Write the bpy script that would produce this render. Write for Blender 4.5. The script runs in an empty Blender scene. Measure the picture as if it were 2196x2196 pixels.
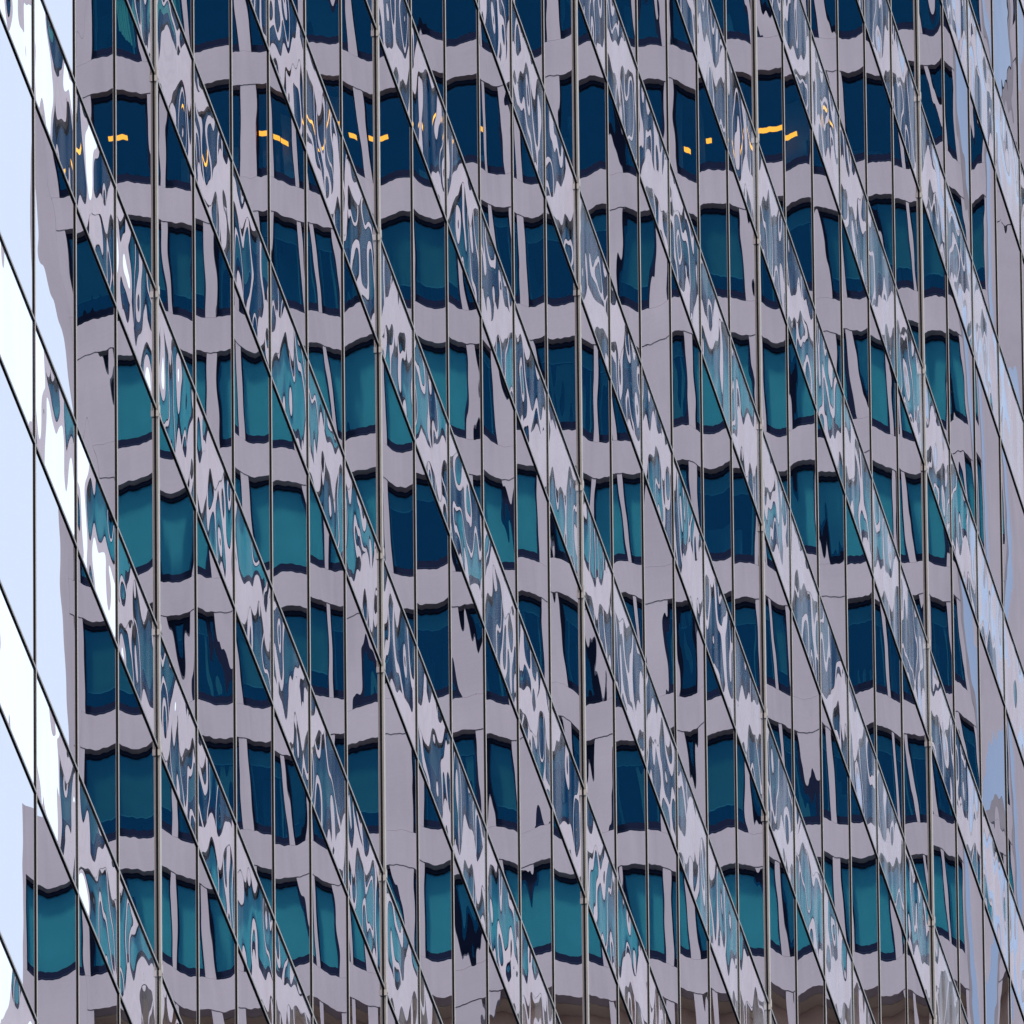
import bpy, bmesh, math, random
from mathutils import Vector, Matrix

random.seed(11)
S = bpy.context.scene
COL = S.collection

# ------------------------------------------------------------------ camera
PX = 2196.0                       # the photograph's width, the unit all measures were taken in
FPX = 60542.0                     # focal length in those pixels
TH = math.radians(24.0)           # the camera looks up
CAMZ = 1.7
cam_d = bpy.data.cameras.new('camera')
cam_d.sensor_width = 36.0
cam_d.lens = FPX / PX * 36.0
cam_d.clip_start = 1.0
cam_d.clip_end = 20000.0
cam = bpy.data.objects.new('camera', cam_d)
COL.objects.link(cam)
cam.matrix_world = (Matrix.Translation((0, 0, CAMZ)) @ Matrix.Rotation(math.pi / 2 + TH, 4, 'X')
                    @ Matrix.Rotation(-0.01055, 4, 'Z'))
S.camera = cam

# ------------------------------------------------------------------ sky, sun, exposure
SUN_AZ = Vector((0.42, -0.91, 0)).normalized()
SUN_EL = math.radians(48)
W = bpy.data.worlds.new('World')
S.world = W
W.use_nodes = True
nt = W.node_tree
nt.nodes.clear()
wo = nt.nodes.new('ShaderNodeOutputWorld')
bg = nt.nodes.new('ShaderNodeBackground')
sky = nt.nodes.new('ShaderNodeTexSky')
sky.sky_type = 'NISHITA'
sky.sun_disc = False
sky.sun_elevation = SUN_EL
sky.sun_rotation = math.atan2(SUN_AZ.x, SUN_AZ.y)
sky.dust_density = 0.6
sky.ozone_density = 3.0
# thin cloud: a noise over the sky direction, a bank of it lying towards the west
tc = nt.nodes.new('ShaderNodeTexCoord')
nz = nt.nodes.new('ShaderNodeTexNoise')
nz.inputs['Scale'].default_value = 9.0
nz.inputs['Detail'].default_value = 5.0
nt.links.new(tc.outputs['Generated'], nz.inputs['Vector'])
dot = nt.nodes.new('ShaderNodeVectorMath')
dot.operation = 'DOT_PRODUCT'
_az = math.radians(16.5)
dot.inputs[1].default_value = (-math.cos(_az), math.sin(_az), 0)     # rises towards the east end of the mirrored view
nt.links.new(tc.outputs['Generated'], dot.inputs[0])
ma = nt.nodes.new('ShaderNodeMath')
ma.operation = 'MULTIPLY_ADD'
ma.inputs[1].default_value = 24.0
ma.inputs[2].default_value = 0.12
nt.links.new(dot.outputs['Value'], ma.inputs[0])
mb_ = nt.nodes.new('ShaderNodeMath')
mb_.operation = 'SUBTRACT'
nt.links.new(nz.outputs['Fac'], mb_.inputs[0])
nt.links.new(ma.outputs[0], mb_.inputs[1])
ramp = nt.nodes.new('ShaderNodeMapRange')
ramp.interpolation_type = 'SMOOTHSTEP'
ramp.inputs['From Min'].default_value = -0.15
ramp.inputs['From Max'].default_value = 0.45
ramp.inputs['To Min'].default_value = 0.20
ramp.inputs['To Max'].default_value = 0.92
nt.links.new(mb_.outputs[0], ramp.inputs['Value'])
mix = nt.nodes.new('ShaderNodeMix')
mix.data_type = 'RGBA'
mix.inputs['B'].default_value = (7.5, 8.9, 10.2, 1)
nt.links.new(ramp.outputs[0], mix.inputs['Factor'])
nt.links.new(sky.outputs[0], mix.inputs['A'])
nt.links.new(mix.outputs['Result'], bg.inputs['Color'])
bg.inputs['Strength'].default_value = 0.12
nt.links.new(bg.outputs[0], wo.inputs[0])

sd = bpy.data.lights.new('sun', 'SUN')
sd.energy = 2.6
sd.angle = math.radians(9.0)
sd.color = (1.0, 0.94, 0.86)
so = bpy.data.objects.new('sun', sd)
COL.objects.link(so)
_d = Vector((SUN_AZ.x * math.cos(SUN_EL), SUN_AZ.y * math.cos(SUN_EL), math.sin(SUN_EL)))
so.rotation_euler = _d.to_track_quat('Z', 'Y').to_euler()
so.location = (0, 0, 400)

S.view_settings.view_transform = 'Standard'
S.view_settings.look = 'None'
S.view_settings.exposure = 0.30
S.view_settings.gamma = 1.0
S.view_settings.use_curve_mapping = False
S.cycles.max_bounces = 10
S.cycles.diffuse_bounces = 3
S.cycles.glossy_bounces = 6
S.cycles.caustics_reflective = False
S.cycles.caustics_refractive = False
S.cycles.transparent_max_bounces = 12

# ------------------------------------------------------------------ measures
PHI = math.radians(81.7457)
BAY = 15.8427                     # six panes between two heavy mullions
MOD = BAY / 6
H = 3.9                           # storey height of the glass tower
SPN = 1.3804                      # spandrel height
X0, Y0 = -3.74757, 271.6722       # foot of a heavy mullion
Z0 = 126.0896 + CAMZ              # underside of a spandrel on that mullion
HD = Vector((math.cos(PHI), math.sin(PHI), 0))
NRM = Vector((math.sin(PHI), -math.cos(PHI), 0))
Q = Vector((X0, Y0, 0))


def project(p):
    x, y, z = p.x, p.y, p.z - CAMZ
    d = y * math.cos(TH) + z * math.sin(TH)
    u = -y * math.sin(TH) + z * math.cos(TH)
    a, b = FPX * x / d, -FPX * u / d
    c, s = math.cos(-0.01055), math.sin(-0.01055)
    return PX / 2 + c * a - s * b, PX / 2 + s * a + c * b


def mirror(p):
    return p - 2 * ((p - Q).dot(NRM)) * NRM


# ------------------------------------------------------------------ helpers
def empty(name, loc, rz, label, cat):
    o = bpy.data.objects.new(name, None)
    COL.objects.link(o)
    o.location = loc
    o.rotation_euler = (0, 0, rz)
    o['label'] = label
    o['category'] = cat
    return o


class MB:
    def __init__(self):
        self.v, self.f, self.m = [], [], []

    def box(self, x0, x1, y0, y1, z0, z1, mi=0):
        i = len(self.v)
        self.v += [(x0, y0, z0), (x1, y0, z0), (x1, y1, z0), (x0, y1, z0),
                   (x0, y0, z1), (x1, y0, z1), (x1, y1, z1), (x0, y1, z1)]
        self.f += [(i, i + 3, i + 2, i + 1), (i + 4, i + 5, i + 6, i + 7), (i, i + 1, i + 5, i + 4),
                   (i + 1, i + 2, i + 6, i + 5), (i + 2, i + 3, i + 7, i + 6), (i + 3, i, i + 4, i + 7)]
        self.m += [mi] * 6

    def mesh(self, name, mats):
        me = bpy.data.meshes.new(name)
        me.from_pydata(self.v, [], self.f)
        for m in (mats if isinstance(mats, (list, tuple)) else [mats]):
            me.materials.append(m)
        for p, mi in zip(me.polygons, self.m):
            p.material_index = mi
        me.update()
        return me

    def build(self, name, mats, parent=None, loc=(0, 0, 0)):
        return link(name, self.mesh(name, mats), parent, loc)


def link(name, me, parent=None, loc=(0, 0, 0)):
    o = bpy.data.objects.new(name, me)
    COL.objects.link(o)
    o.parent = parent
    o.location = loc
    return o


def newmat(name):
    m = bpy.data.materials.new(name)
    m.use_nodes = True
    m.node_tree.nodes.clear()
    out = m.node_tree.nodes.new('ShaderNodeOutputMaterial')
    return m, m.node_tree, out


class NG:
    """little helper that writes node maths as calls"""
    def __init__(self, nt):
        self.t = nt

    def n(self, kind, **kw):
        nd = self.t.nodes.new(kind)
        for k, v in kw.items():
            setattr(nd, k, v)
        return nd

    def put(self, sock, v):
        if isinstance(v, bpy.types.NodeSocket):
            self.t.links.new(v, sock)
        else:
            sock.default_value = v

    def m(self, op, a, b=0.0, c=0.0):
        nd = self.n('ShaderNodeMath', operation=op)
        self.put(nd.inputs[0], a)
        self.put(nd.inputs[1], b)
        self.put(nd.inputs[2], c)
        return nd.outputs[0]

    def vec(self, x, y, z):
        nd = self.n('ShaderNodeCombineXYZ')
        for s, v in zip(nd.inputs, (x, y, z)):
            self.put(s, v)
        return nd.outputs[0]

    def vm(self, op, a, b=None, scale=None):
        nd = self.n('ShaderNodeVectorMath', operation=op)
        self.put(nd.inputs[0], a)
        if b is not None:
            self.put(nd.inputs[1], b)
        if scale is not None:
            self.put(nd.inputs['Scale'], scale)
        return nd.outputs[0]

    def white(self, v):
        nd = self.n('ShaderNodeTexWhiteNoise', noise_dimensions='3D')
        self.put(nd.inputs['Vector'], v)
        sp = self.n('ShaderNodeSeparateColor')
        self.t.links.new(nd.outputs['Color'], sp.inputs[0])
        return [self.m('SUBTRACT', o, 0.5) for o in sp.outputs]

    def noise(self, v, scale, detail=0.0, rough=0.5):
        nd = self.n('ShaderNodeTexNoise')
        self.put(nd.inputs['Vector'], v)
        nd.inputs['Scale'].default_value = scale
        nd.inputs['Detail'].default_value = detail
        nd.inputs['Roughness'].default_value = rough
        sp = self.n('ShaderNodeSeparateColor')
        self.t.links.new(nd.outputs['Color'], sp.inputs[0])
        return [self.m('SUBTRACT', o, 0.5) for o in sp.outputs], nd.outputs['Fac']

    def dot(self, v, w):
        nd = self.n('ShaderNodeVectorMath', operation='DOT_PRODUCT')
        self.put(nd.inputs[0], v)
        nd.inputs[1].default_value = w
        return nd.outputs['Value']


def simple(name, color, rough=0.6, metal=0.0, var=0.12, scale=3.0, spec=0.3):
    m, t, out = newmat(name)
    g = NG(t)
    b = g.n('ShaderNodeBsdfPrincipled')
    b.inputs['Roughness'].default_value = rough
    b.inputs['Metallic'].default_value = metal
    b.inputs['Specular IOR Level'].default_value = spec
    tcn = g.n('ShaderNodeTexCoord')
    _, fac = g.noise(tcn.outputs['Object'], scale, 4.0)
    mr = g.n('ShaderNodeMix', data_type='RGBA')
    mr.inputs['A'].default_value = tuple(c * (1 - var) for c in color) + (1,)
    mr.inputs['B'].default_value = tuple(min(1, c * (1 + var)) for c in color) + (1,)
    t.links.new(fac, mr.inputs['Factor'])
    t.links.new(mr.outputs['Result'], b.inputs['Base Color'])
    t.links.new(b.outputs[0], out.inputs[0])
    return m


MR = 1e-3                          # slopes below are in milliradians


def tower_coords(g):
    """metres along the facade and metres up from Z0, for any surface of the tower"""
    pos = g.n('ShaderNodeNewGeometry').outputs['Position']
    u = g.m('SUBTRACT', g.dot(pos, tuple(HD)), Q.dot(HD))
    v = g.m('SUBTRACT', g.dot(pos, (0, 0, 1)), Z0)
    return u, v


def slope_normal(g, a, b):
    nrm = g.n('ShaderNodeNewGeometry').outputs['Normal']
    x = g.vm('SCALE', tuple(HD), scale=g.m('MULTIPLY', a, MR))
    z = g.vm('SCALE', (0, 0, 1), scale=g.m('MULTIPLY', b, MR))
    return g.vm('NORMALIZE', g.vm('ADD', nrm, g.vm('ADD', x, z)))


def mat_vision():
    """insulating glass: every pane bows a little, in or out, and sits a little out of true"""
    m, t, out = newmat('vision_glass')
    g = NG(t)
    u, v = tower_coords(g)
    uc = g.m('DIVIDE', u, MOD)
    vc = g.m('DIVIDE', v, H)
    iu, iv = g.m('FLOOR', uc), g.m('FLOOR', vc)
    s = g.m('MULTIPLY_ADD', g.m('SUBTRACT', uc, iu), 2.0, -1.0)
    fv = g.m('MULTIPLY', g.m('SUBTRACT', vc, iv), H)
    tt = g.m('MULTIPLY_ADD', g.m('DIVIDE', g.m('SUBTRACT', fv, SPN), H - SPN), 2.0, -1.0)
    cell = g.vec(iu, iv, 3.7)
    r1, r2, r3 = g.white(cell)
    q1, q2, q3 = g.white(g.vec(iu, iv, 9.1))
    one_s = g.m('SUBTRACT', 1.0, g.m('MULTIPLY', s, s))
    one_t = g.m('SUBTRACT', 1.0, g.m('MULTIPLY', tt, tt))
    # pillow bow: amplitude mostly of one sign, now and then the other
    amp = g.m('MULTIPLY_ADD', r1, 1.35, 0.15)
    a = g.m('MULTIPLY', g.m('MULTIPLY', s, g.m('MULTIPLY_ADD', one_t, 0.7, 0.3)), amp)
    ampb = g.m('MULTIPLY_ADD', r2, 2.2, 1.0)
    b = g.m('MULTIPLY', g.m('MULTIPLY', tt, g.m('MULTIPLY_ADD', one_s, 0.6, 0.5)), ampb)
    # hump across the pane that lifts or drops the middle of the picture
    hump = g.m('MULTIPLY', g.m('SUBTRACT', one_s, 0.5), g.m('MULTIPLY_ADD', q3, 2.6, 0.25))
    b = g.m('ADD', b, hump)
    # out of true
    a = g.m('ADD', a, g.m('MULTIPLY', r3, 0.6))
    b = g.m('ADD', b, g.m('MULTIPLY', q1, 3.0))
    # twist
    b = g.m('ADD', b, g.m('MULTIPLY', s, g.m('MULTIPLY', q2, 3.0)))
    # slow waves in the glass
    (n1, n2, n3), _ = g.noise(g.vec(u, g.m('MULTIPLY', iv, 7.3), v), 0.36, 0.5)
    a = g.m('ADD', a, g.m('MULTIPLY', n1, 0.8))
    b = g.m('ADD', b, g.m('MULTIPLY', n2, 4.0))
    (w1, w2, w3), _ = g.noise(g.vec(u, g.m('MULTIPLY', iu, 3.1), v), 2.2, 0.0)
    a = g.m('ADD', a, g.m('MULTIPLY', w1, 0.10))
    b = g.m('ADD', b, g.m('MULTIPLY', w2, 0.7))
    # the last panes towards the far corner are glazed less evenly
    far = g.n('ShaderNodeMapRange', interpolation_type='SMOOTHSTEP')
    t.links.new(u, far.inputs['Value'])
    far.inputs['From Min'].default_value = 60.0
    far.inputs['From Max'].default_value = 74.0
    far.inputs['To Min'].default_value = 1.0
    far.inputs['To Max'].default_value = 2.8
    a = g.m('MULTIPLY', a, far.outputs[0])
    b = g.m('MULTIPLY', b, far.outputs[0])
    gl = g.n('ShaderNodeBsdfGlossy')
    gl.inputs['Roughness'].default_value = 0.0
    gl.inputs['Color'].default_value = (0.74, 0.715, 0.775, 1)
    t.links.new(slope_normal(g, a, b), gl.inputs['Normal'])
    df = g.n('ShaderNodeBsdfDiffuse')
    df.inputs['Color'].default_value = (0.010, 0.018, 0.040, 1)
    mx = g.n('ShaderNodeMixShader')
    mx.inputs[0].default_value = 0.90
    t.links.new(df.outputs[0], mx.inputs[1])
    t.links.new(gl.outputs[0], mx.inputs[2])
    t.links.new(mx.outputs[0], out.inputs[0])
    return m


def mat_spandrel():
    """heat-treated spandrel glass: strongly rippled, with a thin film of dust"""
    m, t, out = newmat('spandrel_glass')
    g = NG(t)
    u, v = tower_coords(g)
    uc = g.m('DIVIDE', u, MOD)
    vc = g.m('DIVIDE', v, H)
    iu, iv = g.m('FLOOR', uc), g.m('FLOOR', vc)
    r1, r2, r3 = g.white(g.vec(iu, iv, 5.3))
    off = g.m('MULTIPLY_ADD', iu, 11.7, g.m('MULTIPLY', iv, 5.9))
    (n1, n2, n3), _ = g.noise(g.vec(u, off, g.m('MULTIPLY', v, 0.8)), 0.95, 0.0)
    (w1, w2, w3), _ = g.noise(g.vec(u, g.m('ADD', off, 40.0), g.m('MULTIPLY', v, 0.72)), 2.0, 0.0, 0.4)
    a = g.m('ADD', g.m('MULTIPLY', n1, 3.4), g.m('MULTIPLY', w1, 1.9))
    b = g.m('ADD', g.m('MULTIPLY', n2, 19.0), g.m('MULTIPLY', w2, 15.0))
    a = g.m('ADD', a, g.m('MULTIPLY', r1, 0.5))
    b = g.m('ADD', b, g.m('MULTIPLY', r2, 1.0))
    gl = g.n('ShaderNodeBsdfGlossy')
    gl.inputs['Roughness'].default_value = 0.0
    gl.inputs['Color'].default_value = (0.95, 0.92, 0.98, 1)
    t.links.new(slope_normal(g, a, b), gl.inputs['Normal'])
    # dust: streaks that run down the pane
    _, d0 = g.noise(g.vec(g.m('MULTIPLY', u, 2.2), off, g.m('MULTIPLY', v, 0.5)), 1.0, 1.5)
    ds = g.n('ShaderNodeMapRange', interpolation_type='SMOOTHSTEP')
    t.links.new(d0, ds.inputs['Value'])
    ds.inputs['From Min'].default_value = 0.35
    ds.inputs['From Max'].default_value = 0.68
    ds.inputs['To Min'].default_value = 0.18
    d1 = ds.outputs[0]
    df = g.n('ShaderNodeBsdfDiffuse')
    # the film lies thicker towards the far end
    far = g.n('ShaderNodeMapRange')
    t.links.new(u, far.inputs['Value'])
    far.inputs['From Min'].default_value = 5.0
    far.inputs['From Max'].default_value = 85.0
    far.inputs['To Min'].default_value = 0.10
    far.inputs['To Max'].default_value = 0.50
    dust = g.m('MULTIPLY', g.m('MULTIPLY_ADD', r3, 0.35, d1), far.outputs[0])
    df.inputs['Color'].default_value = (0.56, 0.57, 0.66, 1)
    mx = g.n('ShaderNodeMixShader')
    t.links.new(g.m('SUBTRACT', 1.0, dust), mx.inputs[0])
    t.links.new(df.outputs[0], mx.inputs[1])
    t.links.new(gl.outputs[0], mx.inputs[2])
    t.links.new(mx.outputs[0], out.inputs[0])
    return m


def mat_concrete():
    m, t, out = newmat('precast_concrete')
    g = NG(t)
    tcn = g.n('ShaderNodeTexCoord')
    _, f1 = g.noise(tcn.outputs['Object'], 0.35, 5.0)
    mp = g.n('ShaderNodeMapping')
    mp.inputs['Scale'].default_value = (3.0, 3.0, 0.25)
    t.links.new(tcn.outputs['Object'], mp.inputs['Vector'])
    _, f2 = g.noise(mp.outputs[0], 1.0, 4.0)
    _, f3 = g.noise(tcn.outputs['Object'], 14.0, 3.0)
    f = g.m('ADD', g.m('MULTIPLY', f1, 0.5), g.m('ADD', g.m('MULTIPLY', f2, 0.35), g.m('MULTIPLY', f3, 0.15)))
    mr = g.n('ShaderNodeMix', data_type='RGBA')
    mr.inputs['A'].default_value = (0.33, 0.295, 0.325, 1)
    mr.inputs['B'].default_value = (0.68, 0.61, 0.65, 1)
    t.links.new(f, mr.inputs['Factor'])
    b = g.n('ShaderNodeBsdfPrincipled')
    b.inputs['Roughness'].default_value = 0.85
    b.inputs['Specular IOR Level'].default_value = 0.2
    t.links.new(mr.outputs['Result'], b.inputs['Base Color'])
    t.links.new(b.outputs[0], out.inputs[0])
    return m


def mat_office_glass():
    m, t, out = newmat('office_glass')
    g = NG(t)
    tr = g.n('ShaderNodeBsdfTransparent')
    tr.inputs['Color'].default_value = (0.47, 0.73, 0.75, 1)
    gl = g.n('ShaderNodeBsdfGlossy')
    gl.inputs['Roughness'].default_value = 0.02
    gl.inputs['Color'].default_value = (0.02, 0.40, 0.95, 1)
    mx = g.n('ShaderNodeMixShader')
    mx.inputs[0].default_value = 0.045
    t.links.new(tr.outputs[0], mx.inputs[1])
    t.links.new(gl.outputs[0], mx.inputs[2])
    t.links.new(mx.outputs[0], out.inputs[0])
    return m


def mat_emit(name, color, strength):
    m, t, out = newmat(name)
    g = NG(t)
    e = g.n('ShaderNodeEmission')
    e.inputs['Color'].default_value = color
    e.inputs['Strength'].default_value = strength
    t.links.new(e.outputs[0], out.inputs[0])
    return m


M_VIS = mat_vision()
M_SPN = mat_spandrel()
M_BLACK = simple('black_gasket', (0.008, 0.007, 0.008), 0.7, 0, 0.2, 20, 0.1)
M_ALU = simple('anodised_aluminium', (0.44, 0.385, 0.365), 0.5, 0.0, 0.15, 6)
M_GROOVE = simple('dark_groove', (0.03, 0.025, 0.025), 0.6)
M_CORE = simple('tower_core', (0.03, 0.03, 0.035), 0.9)
M_CONC = mat_concrete()
M_JOINT = simple('joint_sealant', (0.33, 0.30, 0.32), 0.9)
M_FRAME = simple('navy_frame', (0.004, 0.009, 0.034), 0.5, 0, 0.12, 3, 0.08)
M_RIDGE = simple('frame_ridge', (0.03, 0.045, 0.085), 0.5, 0, 0.12, 3, 0.08)
M_OGL = mat_office_glass()
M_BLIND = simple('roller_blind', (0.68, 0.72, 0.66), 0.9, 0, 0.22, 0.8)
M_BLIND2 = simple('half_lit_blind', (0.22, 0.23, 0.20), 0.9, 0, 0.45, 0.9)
M_ROOM = simple('dim_room', (0.045, 0.055, 0.060), 0.9, 0, 0.6, 0.5)
M_BROWN = simple('brown_panel', (0.60, 0.42, 0.33), 0.8, 0, 0.25, 2.0)
M_LAMP = mat_emit('amber_tube', (1.0, 0.20, 0.003, 1), 7.0)
M_ROOF = simple('roof_membrane', (0.2, 0.2, 0.2), 0.9)

# ------------------------------------------------------------------ ground
gb = MB()
gb.v = [(-4000, -3000, 0), (4000, -3000, 0), (4000, 6000, 0), (-4000, 6000, 0)]
gb.f = [(0, 1, 2, 3)]
gb.m = [0]
gr = gb.build('ground', simple('asphalt', (0.05, 0.05, 0.052), 0.9, 0, 0.3, 0.4))
gr['kind'] = 'structure'

# ------------------------------------------------------------------ the glass tower
tower = empty('glass_tower', (X0, Y0, 0), PHI,
              'mirror glass curtain wall tower whose slanting bands of panes reflect a concrete office block', 'building')
# local axes: x along the facade (away from the camera), -y outwards, z up
I0, I1 = -13, 48                  # pane columns built
J0, J1 = -math.floor(Z0 / H), 12  # storeys built, counted from Z0 upwards
XA, XB = I0 * MOD, I1 * MOD
ZA, ZB = Z0 + J0 * H, Z0 + J1 * H


def world(lx, lz, ly=0.0):
    return Q + HD * lx - NRM * ly + Vector((0, 0, lz))


def visible_area(lx0, lx1, lz0, lz1):
    pts = [project(world(a, b)) for a, b in ((lx0, lz0), (lx1, lz0), (lx1, lz1), (lx0, lz1))]
    # clip the quad to the frame
    def clip(poly, ax, lim, sign):
        res = []
        for k in range(len(poly)):
            p, q = poly[k], poly[(k + 1) % len(poly)]
            ip, iq = sign * (p[ax] - lim) >= 0, sign * (q[ax] - lim) >= 0
            if ip:
                res.append(p)
            if ip != iq:
                f = (lim - p[ax]) / (q[ax] - p[ax])
                res.append(tuple(p[c] + f * (q[c] - p[c]) for c in (0, 1)))
        return res
    for ax, lim, sg in ((0, 0, 1), (0, PX, -1), (1, 0, 1), (1, PX, -1)):
        pts = clip(pts, ax, lim, sg)
        if not pts:
            return 0.0
    return abs(sum(pts[k][0] * pts[(k + 1) % len(pts)][1] - pts[(k + 1) % len(pts)][0] * pts[k][1]
                   for k in range(len(pts)))) / 2


def pane_family(name, z_lo, z_hi, mat):
    """panes of one kind: the hundred that show largest are parts of their own, all the rest is one part"""
    g = 0.004
    cells = []
    for i in range(I0, I1):
        for j in range(J0, J1):
            cells.append((visible_area(i * MOD, (i + 1) * MOD, Z0 + j * H + z_lo, Z0 + j * H + z_hi), i, j))
    cells.sort(reverse=True)
    mb = MB()
    mb.box(g, MOD - g, 0.0, 0.03, g, z_hi - z_lo - g)
    me = mb.mesh(name, mat)
    rest = MB()
    for k, (ar, i, j) in enumerate(cells):
        x, z = i * MOD, Z0 + j * H + z_lo
        if k < 100 and ar > 0:
            link(name, me, tower, (x, 0, z))
        else:
            rest.box(x + g, x + MOD - g, 0.0, 0.03, z + g, z + z_hi - z_lo - g)
    r = rest.build(name, mat, tower)
    r['kind'] = 'stuff'
    print(name, 'in view', sum(c[0] > 0 for c in cells))


pane_family('spandrel_panel', 0.0, SPN, M_SPN)
pane_family('glass_pane', SPN, H, M_VIS)

# mullions: a black gasket against the glass and a light aluminium cap in front of it
thin = MB()
thin.box(-0.022, 0.022, -0.0115, -0.0005, 0, ZB - ZA, 0)
thin.box(-0.018, 0.018, -0.0160, -0.0115, 0, ZB - ZA, 1)
thin_me = thin.mesh('mullion', [M_BLACK, M_ALU])
heavy = MB()
heavy.box(-0.045, 0.045, -0.014, -0.0005, 0, ZB - ZA, 0)
heavy.box(-0.045, 0.045, -0.020, -0.014, 0, ZB - ZA, 1)
heavy.box(-0.038, 0.038, -0.025, -0.020, 0, ZB - ZA, 2)
heavy.box(-0.045, 0.045, -0.033, -0.025, 0, ZB - ZA, 1)
heavy_me = heavy.mesh('heavy_mullion', [M_BLACK, M_ALU, M_GROOVE])
for i in range(I0, I1 + 1):
    if i % 6 == 0:
        link('heavy_mullion', heavy_me, tower, (i * MOD, 0, ZA))
    else:
        link('mullion', thin_me, tower, (i * MOD, 0, ZA))

# transoms: above and below every spandrel
tr = MB()
L = XB - XA
tr.box(0, L, -0.0095, -0.0007, -0.020, 0.020, 0)
tr.box(0, L, -0.0155, -0.0095, -0.015, 0.015, 1)
tr_me = tr.mesh('transom', [M_BLACK, simple('transom_cap', (0.30, 0.27, 0.27), 0.5, 0, 0.2, 5)])
for j in range(J0, J1):
    for dz in (0.0, SPN):
        z = Z0 + j * H + dz
        if Z0 - 9 * H < z < Z0 + 11 * H:
            link('transom', tr_me, tower, (XA, 0, z))
# small joint covers where the transoms meet the heavy mullions
jc = MB()
jc.box(-0.052, 0.052, -0.041, -0.0336, -0.05, 0.05, 0)
jc.box(-0.056, -0.0455, -0.045, -0.012, -0.11, -0.04, 0)
jc_me = jc.mesh('joint_cover', M_ALU)
for i in range(I0, I1 + 1):
    if i % 6 == 0:
        for j in range(J0, J1):
            for dz in (0.0, SPN):
                z = Z0 + j * H + dz
                px, py = project(world(i * MOD, z))
                if -100 < px < PX + 100 and -100 < py < PX + 100:
                    link('joint_cover', jc_me, tower, (i * MOD, 0, z))
# the building behind the glass
cb = MB()
cb.box(XA, XB, 0.12, 34.0, 0.0, ZB)
cb.build('core', M_CORE, tower)
rb = MB()
rb.box(XA - 0.1, XB + 0.1, 0.125, 34.1, ZB + 0.003, ZB + 0.6)
rb.build('roof', M_ROOF, tower)

# ------------------------------------------------------------------ the concrete office block in the mirror
FL = 3.6                                            # its storey height
DV = FPX * math.cos(TH) * FL / 281.0                # how far it seems to lie behind the glass, along the view
YV = DV * math.cos(TH)
PM = FPX / DV                                       # photo pixels per metre on it
YAW = math.radians(1.6)
c_virtual = Vector((0, YV, 0))
f_virtual = Vector((-math.sin(YAW), -math.cos(YAW), 0))
c_real = mirror(c_virtual)
f_real = f_virtual - 2 * f_virtual.dot(NRM) * NRM
ax_y = -f_real
ax_x = ax_y.cross(Vector((0, 0, 1)))
office = empty('office_block', (c_real.x, c_real.y, 0), math.atan2(ax_x.y, ax_x.x),
               'pale concrete office block with teal windows mirrored in the glass tower', 'building')


def zrow(ypx):                                      # a height seen at the middle of the picture
    return CAMZ + YV * math.tan(TH - math.atan((ypx - PX / 2) / FPX))


def vx(xpx):                                        # a photo x to metres along the block (local x runs the other way)
    return -(xpx - PX / 2) / PM


ZR8 = zrow(2066)                                    # underside of the eighth row of windows
WH = 205 / PM / math.cos(TH)                        # height of a window
LEFT, RIGHT = 182.0, 2096.0
NB = 6
BW = (RIGHT - LEFT) / NB / PM                       # bay
CW, PW = 48 / PM, 22 / PM                           # wide pier, thin pier
WSUM = BW - CW - PW
WID = (WSUM * 0.62, WSUM * 0.38)                   # a broad window and a narrow one in every bay
WOFF = (CW / 2, CW / 2 + WID[0] + PW)
XL = vx(LEFT)                                       # local x decreases to the right of the picture
DEP = 0.28                                          # how deep the windows sit
rows = range(-3, 14)                                # storeys built in full, 0 is the eighth row in the photo
NF_LOW = int(ZR8 // FL)
wall = MB()
gap = 0.009


def wing(wall, x_left, nb, storeys):
    for r in storeys:
        z = ZR8 + r * FL
        if z < 0:
            continue
        # spandrel beam from window head below to this sill
        wall.box(x_left - nb * BW, x_left - gap, -0.02, 0.5, z - (FL - WH) + gap, z - gap)
        for b in range(nb):
            xa = x_left - b * BW
            for (o, w) in ((0, CW / 2), (CW / 2 + WID[0], PW), (BW - CW / 2, CW / 2)):
                e = gap if w == CW / 2 else 0
                wall.box(xa - o - w + (e if o == 0 else 0), xa - o - (e if o else 0) * (w == CW / 2), 0.0, 0.5, z + gap, z + WH - gap)


wing(wall, XL, NB, range(-NF_LOW, 18))
# cheeks close the block at its free side
wall.box(XL + 0.002, XL + 0.5, 0.0, 24, zrow(1704) + 0.003, ZR8 + 18 * FL)
# a lower part of the block steps out sideways
SX0, SX1, SPI = XL + 0.002, XL + (LEFT - 48) / PM, XL + (LEFT - 48) / PM - 0.24
wall.box(SX0, SX1, 0.0, 6.0, 0.0, ZR8 - 0.003)
wall.box(SPI, SX1, 0.0, 6.0, ZR8, zrow(1704))
wall.box(SX0, SPI - 0.003, 0.0, 0.5, ZR8 + WH, zrow(1704))
wall.box(SX0, SPI - 0.003, 1.2, 1.4, ZR8, zrow(1704) - 0.1)
wall.build('wall', M_CONC, office)
bk = MB()
bk.box(XL - NB * BW, XL, 0.52, 0.56, 0, ZR8 - 2 * FL)                          # plain backing of the storeys out of view
bk.box(XL - NB * BW, XL, 0.52, 0.56, ZR8 + 13 * FL, ZR8 + 18 * FL)
for r in range(-2, 14):                                                        # floor slabs
    z = ZR8 + r * FL
    bk.box(XL - NB * BW, XL, 0.505, 6.0, z - (FL - WH) + 0.03, z - 0.03)
bk.box(XL - NB * BW, XL, 6.01, 24.0, 0, ZR8 + 18 * FL)
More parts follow.
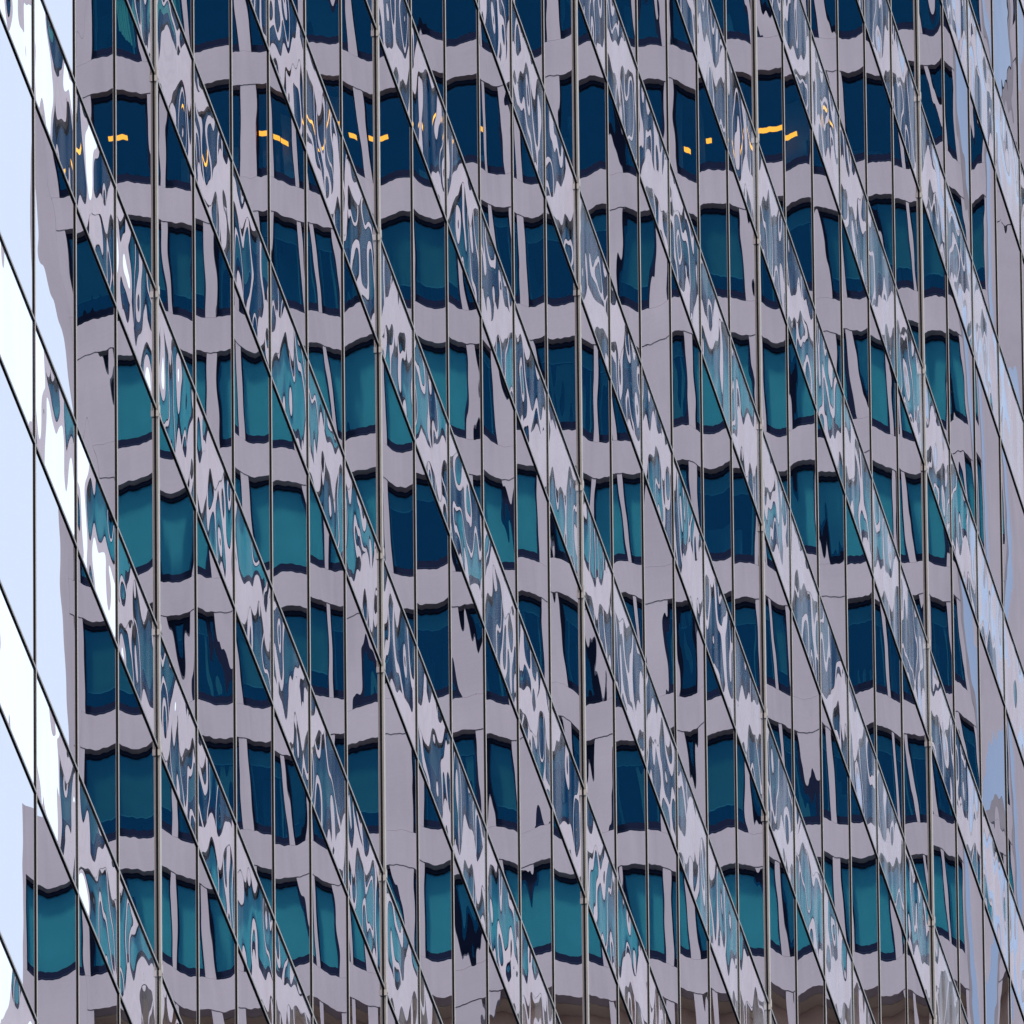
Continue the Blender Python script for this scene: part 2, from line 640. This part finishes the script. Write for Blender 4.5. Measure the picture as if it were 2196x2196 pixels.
for r in range(0, 10):                                                         # things standing in the rooms
    for q in range(16):
        xx = XL - random.uniform(0.3, NB * BW - 1.2)
        z = ZR8 + r * FL
        w_, h_, d_ = random.uniform(0.15, 1.1), random.uniform(0.9, WH + 0.05), random.uniform(0.75, 2.6)
        bk.box(xx - w_, xx, d_, d_ + 0.2, z - 0.02, z + h_, 1)
bk.build('floor_slabs', [M_ROOM, simple('room_partition', (0.15, 0.16, 0.20), 0.9, 0, 0.3, 0.8)], office)
# sealant behind the open joints
jb = MB()
for r in range(-NF_LOW, 18):
    z = ZR8 + r * FL
    if z > 0:
        for b in range(NB + 1):
            x = XL - b * BW
            jb.box(x - CW / 2 + 0.05, x + (CW / 2 - 0.05 if b else -0.002), 0.004, 0.4, z - (FL - WH), z + WH)
        jb.box(XL - NB * BW, XL, -0.015, 0.41, z - (FL - WH) + 0.05, z - 0.05)
jb.build('joints', M_JOINT, office)
# open storey under the eighth row: soffit and brown louvres set back
ob = MB()
zb = ZR8 - FL
ob.box(XL - NB * BW, XL, 1.25, 1.4, zb - 1.0, zb + WH)
ob.build('louvre_wall', M_BROWN, office)
ob = MB()
ob.box(XL - NB * BW, XL, 0.51, 1.24, zb + WH - 0.02, zb + WH + 0.02)
ob.build('soffit', simple('soffit', (0.66, 0.57, 0.44), 0.9), office)

# windows: navy frame with a deep bottom rail, tinted glass, a blind
BR = 0.36


def frame_mesh(WW):
    f = MB()
    f.box(0, WW, DEP, DEP + 0.10, 0, BR * 0.45, 0)
    f.box(0, WW, DEP + 0.01, DEP + 0.10, BR * 0.45, BR * 0.52, 1)
    f.box(0, WW, DEP + 0.004, DEP + 0.10, BR * 0.52, BR, 0)
    f.box(0, WW, DEP, DEP + 0.10, WH - 0.10, WH, 0)
    f.box(0, 0.07, DEP + 0.002, DEP + 0.10, BR, WH - 0.10, 0)
    f.box(WW - 0.07, WW, DEP + 0.002, DEP + 0.10, BR, WH - 0.10, 0)
    return f.mesh('window', [M_FRAME, M_RIDGE])


def glass_mesh(WW):
    gl = MB()
    gl.box(0.07, WW - 0.07, DEP + 0.05, DEP + 0.056, BR, WH - 0.10)
    return gl.mesh('glass', M_OGL)


fr_me = [frame_mesh(w) for w in WID]
gl_me = [glass_mesh(w) for w in WID]


def blind_mesh(WW, drop, mat, rail):
    b = MB()
    h = (WH - 0.10 - BR) * drop
    b.box(0.10, WW - 0.10, DEP + 0.16, DEP + 0.165, WH - 0.10 - h, WH - 0.05, 0)
    b.box(0.10, WW - 0.10, DEP + 0.15, DEP + 0.158, WH - 0.10 - h, WH - 0.10 - h + 0.03, 1)
    if drop < 0.5:                                      # paler side strips: the jamb's reflection put in as shapes
        b.box(0.16, 0.24, DEP + 0.17, DEP + 0.175, BR + 0.02, WH - 0.12 - h, 0)
        b.box(WW - 0.24, WW - 0.16, DEP + 0.17, DEP + 0.175, BR + 0.02, WH - 0.12 - h, 0)
    return b.mesh('blind', [mat, rail])


M_RAIL = simple('blind_rail', (0.30, 0.33, 0.33), 0.7)
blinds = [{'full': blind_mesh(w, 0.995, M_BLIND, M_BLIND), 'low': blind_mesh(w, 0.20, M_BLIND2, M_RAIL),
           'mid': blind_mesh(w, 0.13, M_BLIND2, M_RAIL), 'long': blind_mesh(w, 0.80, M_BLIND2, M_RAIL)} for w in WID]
# kind of blind by row (0 = the eighth row from the top of the photograph)
plan = {0: 'FFFFFFFFFFFF', 1: 'SLLSLSLLSLLL', 2: 'SLSLLMLMLSLL', 3: 'FFFFLFFFLFFF', 4: 'FFFFFMLLFFFF',
        5: 'SSLLSMLSSLSS', 6: '-' * 12, 7: 'M-----------'}
key = {'F': 'full', 'L': 'low', 'M': 'mid', 'S': 'long'}
for r in range(0, 10):
    z = ZR8 + r * FL
    for k in range(2 * NB):
        b, h = divmod(k, 2)
        xl = XL - b * BW - WOFF[h]
        WW = WID[h]               # its left edge in the mirror
        if r < 8:
            w = link('window', fr_me[h], office, (xl - WW, 0, z))
            link('glass', gl_me[h], w)
            c = plan[r][k]
            if r == 7 and k == 0:
                cu = MB()
                for q in range(7):
                    cu.box(0.12 + q * 0.11, 0.12 + q * 0.11 + 0.10, DEP + 0.2 + 0.03 * (q % 2), DEP + 0.23 + 0.03 * (q % 2), BR + 0.3 + 0.05 * q, WH - 0.1)
                cu.build('curtain', simple('green_curtain', (0.75, 0.72, 0.50), 0.9), w)
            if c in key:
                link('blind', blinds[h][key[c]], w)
# the window of the stepped-out part
for r, drop, bm_, rl in ((0, 0.995, M_BLIND, M_BLIND),):
    w = link('window', frame_mesh(SPI - SX0 - 0.01), office, (SX0 + 0.004, 0, ZR8 + r * FL))
    link('glass', glass_mesh(SPI - SX0 - 0.01), w)
    link('blind', blind_mesh(SPI - SX0 - 0.01, drop, bm_, rl), w)
rest = MB()
for r in list(range(-NF_LOW, -1)) + list(range(8, 18)):
    z = ZR8 + r * FL
    if z < 0:
        continue
    for k in range(2 * NB):
        b, h = divmod(k, 2)
        xl = XL - b * BW - WOFF[h]
        WW = WID[h]
        rest.box(xl - WW, xl, DEP, DEP + 0.1, z, z + WH)
ro = rest.build('window', simple('plain_window', (0.012, 0.03, 0.06), 0.2), office)
ro['kind'] = 'stuff'
rf = MB()
rf.box(XL - NB * BW - 0.1, XL + 0.5, -0.1, 24, ZR8 + 18 * FL + 0.003, ZR8 + 18 * FL + 1.0)
rf.build('roof', M_CONC, office)
# amber tubes behind the glass of the second row
for x0, x1, yy in ((250, 292, 278), (500, 580, 283), (585, 650, 284), (738, 774, 292), (850, 876, 275), (970, 996, 284),
                   (1524, 1552, 312), (1600, 1725, 304)):
    lb = MB()
    zz = zrow(yy) + 0.27
    lb.box(vx(x1), vx(x0), DEP + 0.30, DEP + 0.36, zz - 0.06, zz + 0.06)
    lb.build('tube_light', M_LAMP, office)

# ------------------------------------------------------------------ a second, paler block beyond a strip of sky
block2 = empty('narrow_office_block', office.location.copy(), office.rotation_euler.z,
               'pale concrete block past a strip of blue sky beside the wide office block', 'building')
XL2 = vx(2390)
XE2 = vx(2165)
w2 = MB()
wing(w2, XL2, 4, range(-NF_LOW, 18))
w2.box(XL2 + 0.002, XE2, 0.0, 3.0, 0.0, ZR8 + 18 * FL)
w2.build('wall', M_CONC, block2)
k2 = MB()
k2.box(XL2 - 4 * BW, XL2, 0.52, 3.0, 0, ZR8 + 18 * FL)
k2.build('core', M_ROOM, block2)
g2 = MB()
for r in range(-NF_LOW, 18):
    z = ZR8 + r * FL
    if z < 0:
        continue
    for k in range(8):
        b, h = divmod(k, 2)
        xl = XL2 - b * BW - WOFF[h]
        WW = WID[h]
        g2.box(xl - WW, xl, DEP, DEP + 0.1, z, z + WH)
go = g2.build('window', simple('teal_window', (0.02, 0.12, 0.16), 0.15), block2)
go['kind'] = 'stuff'
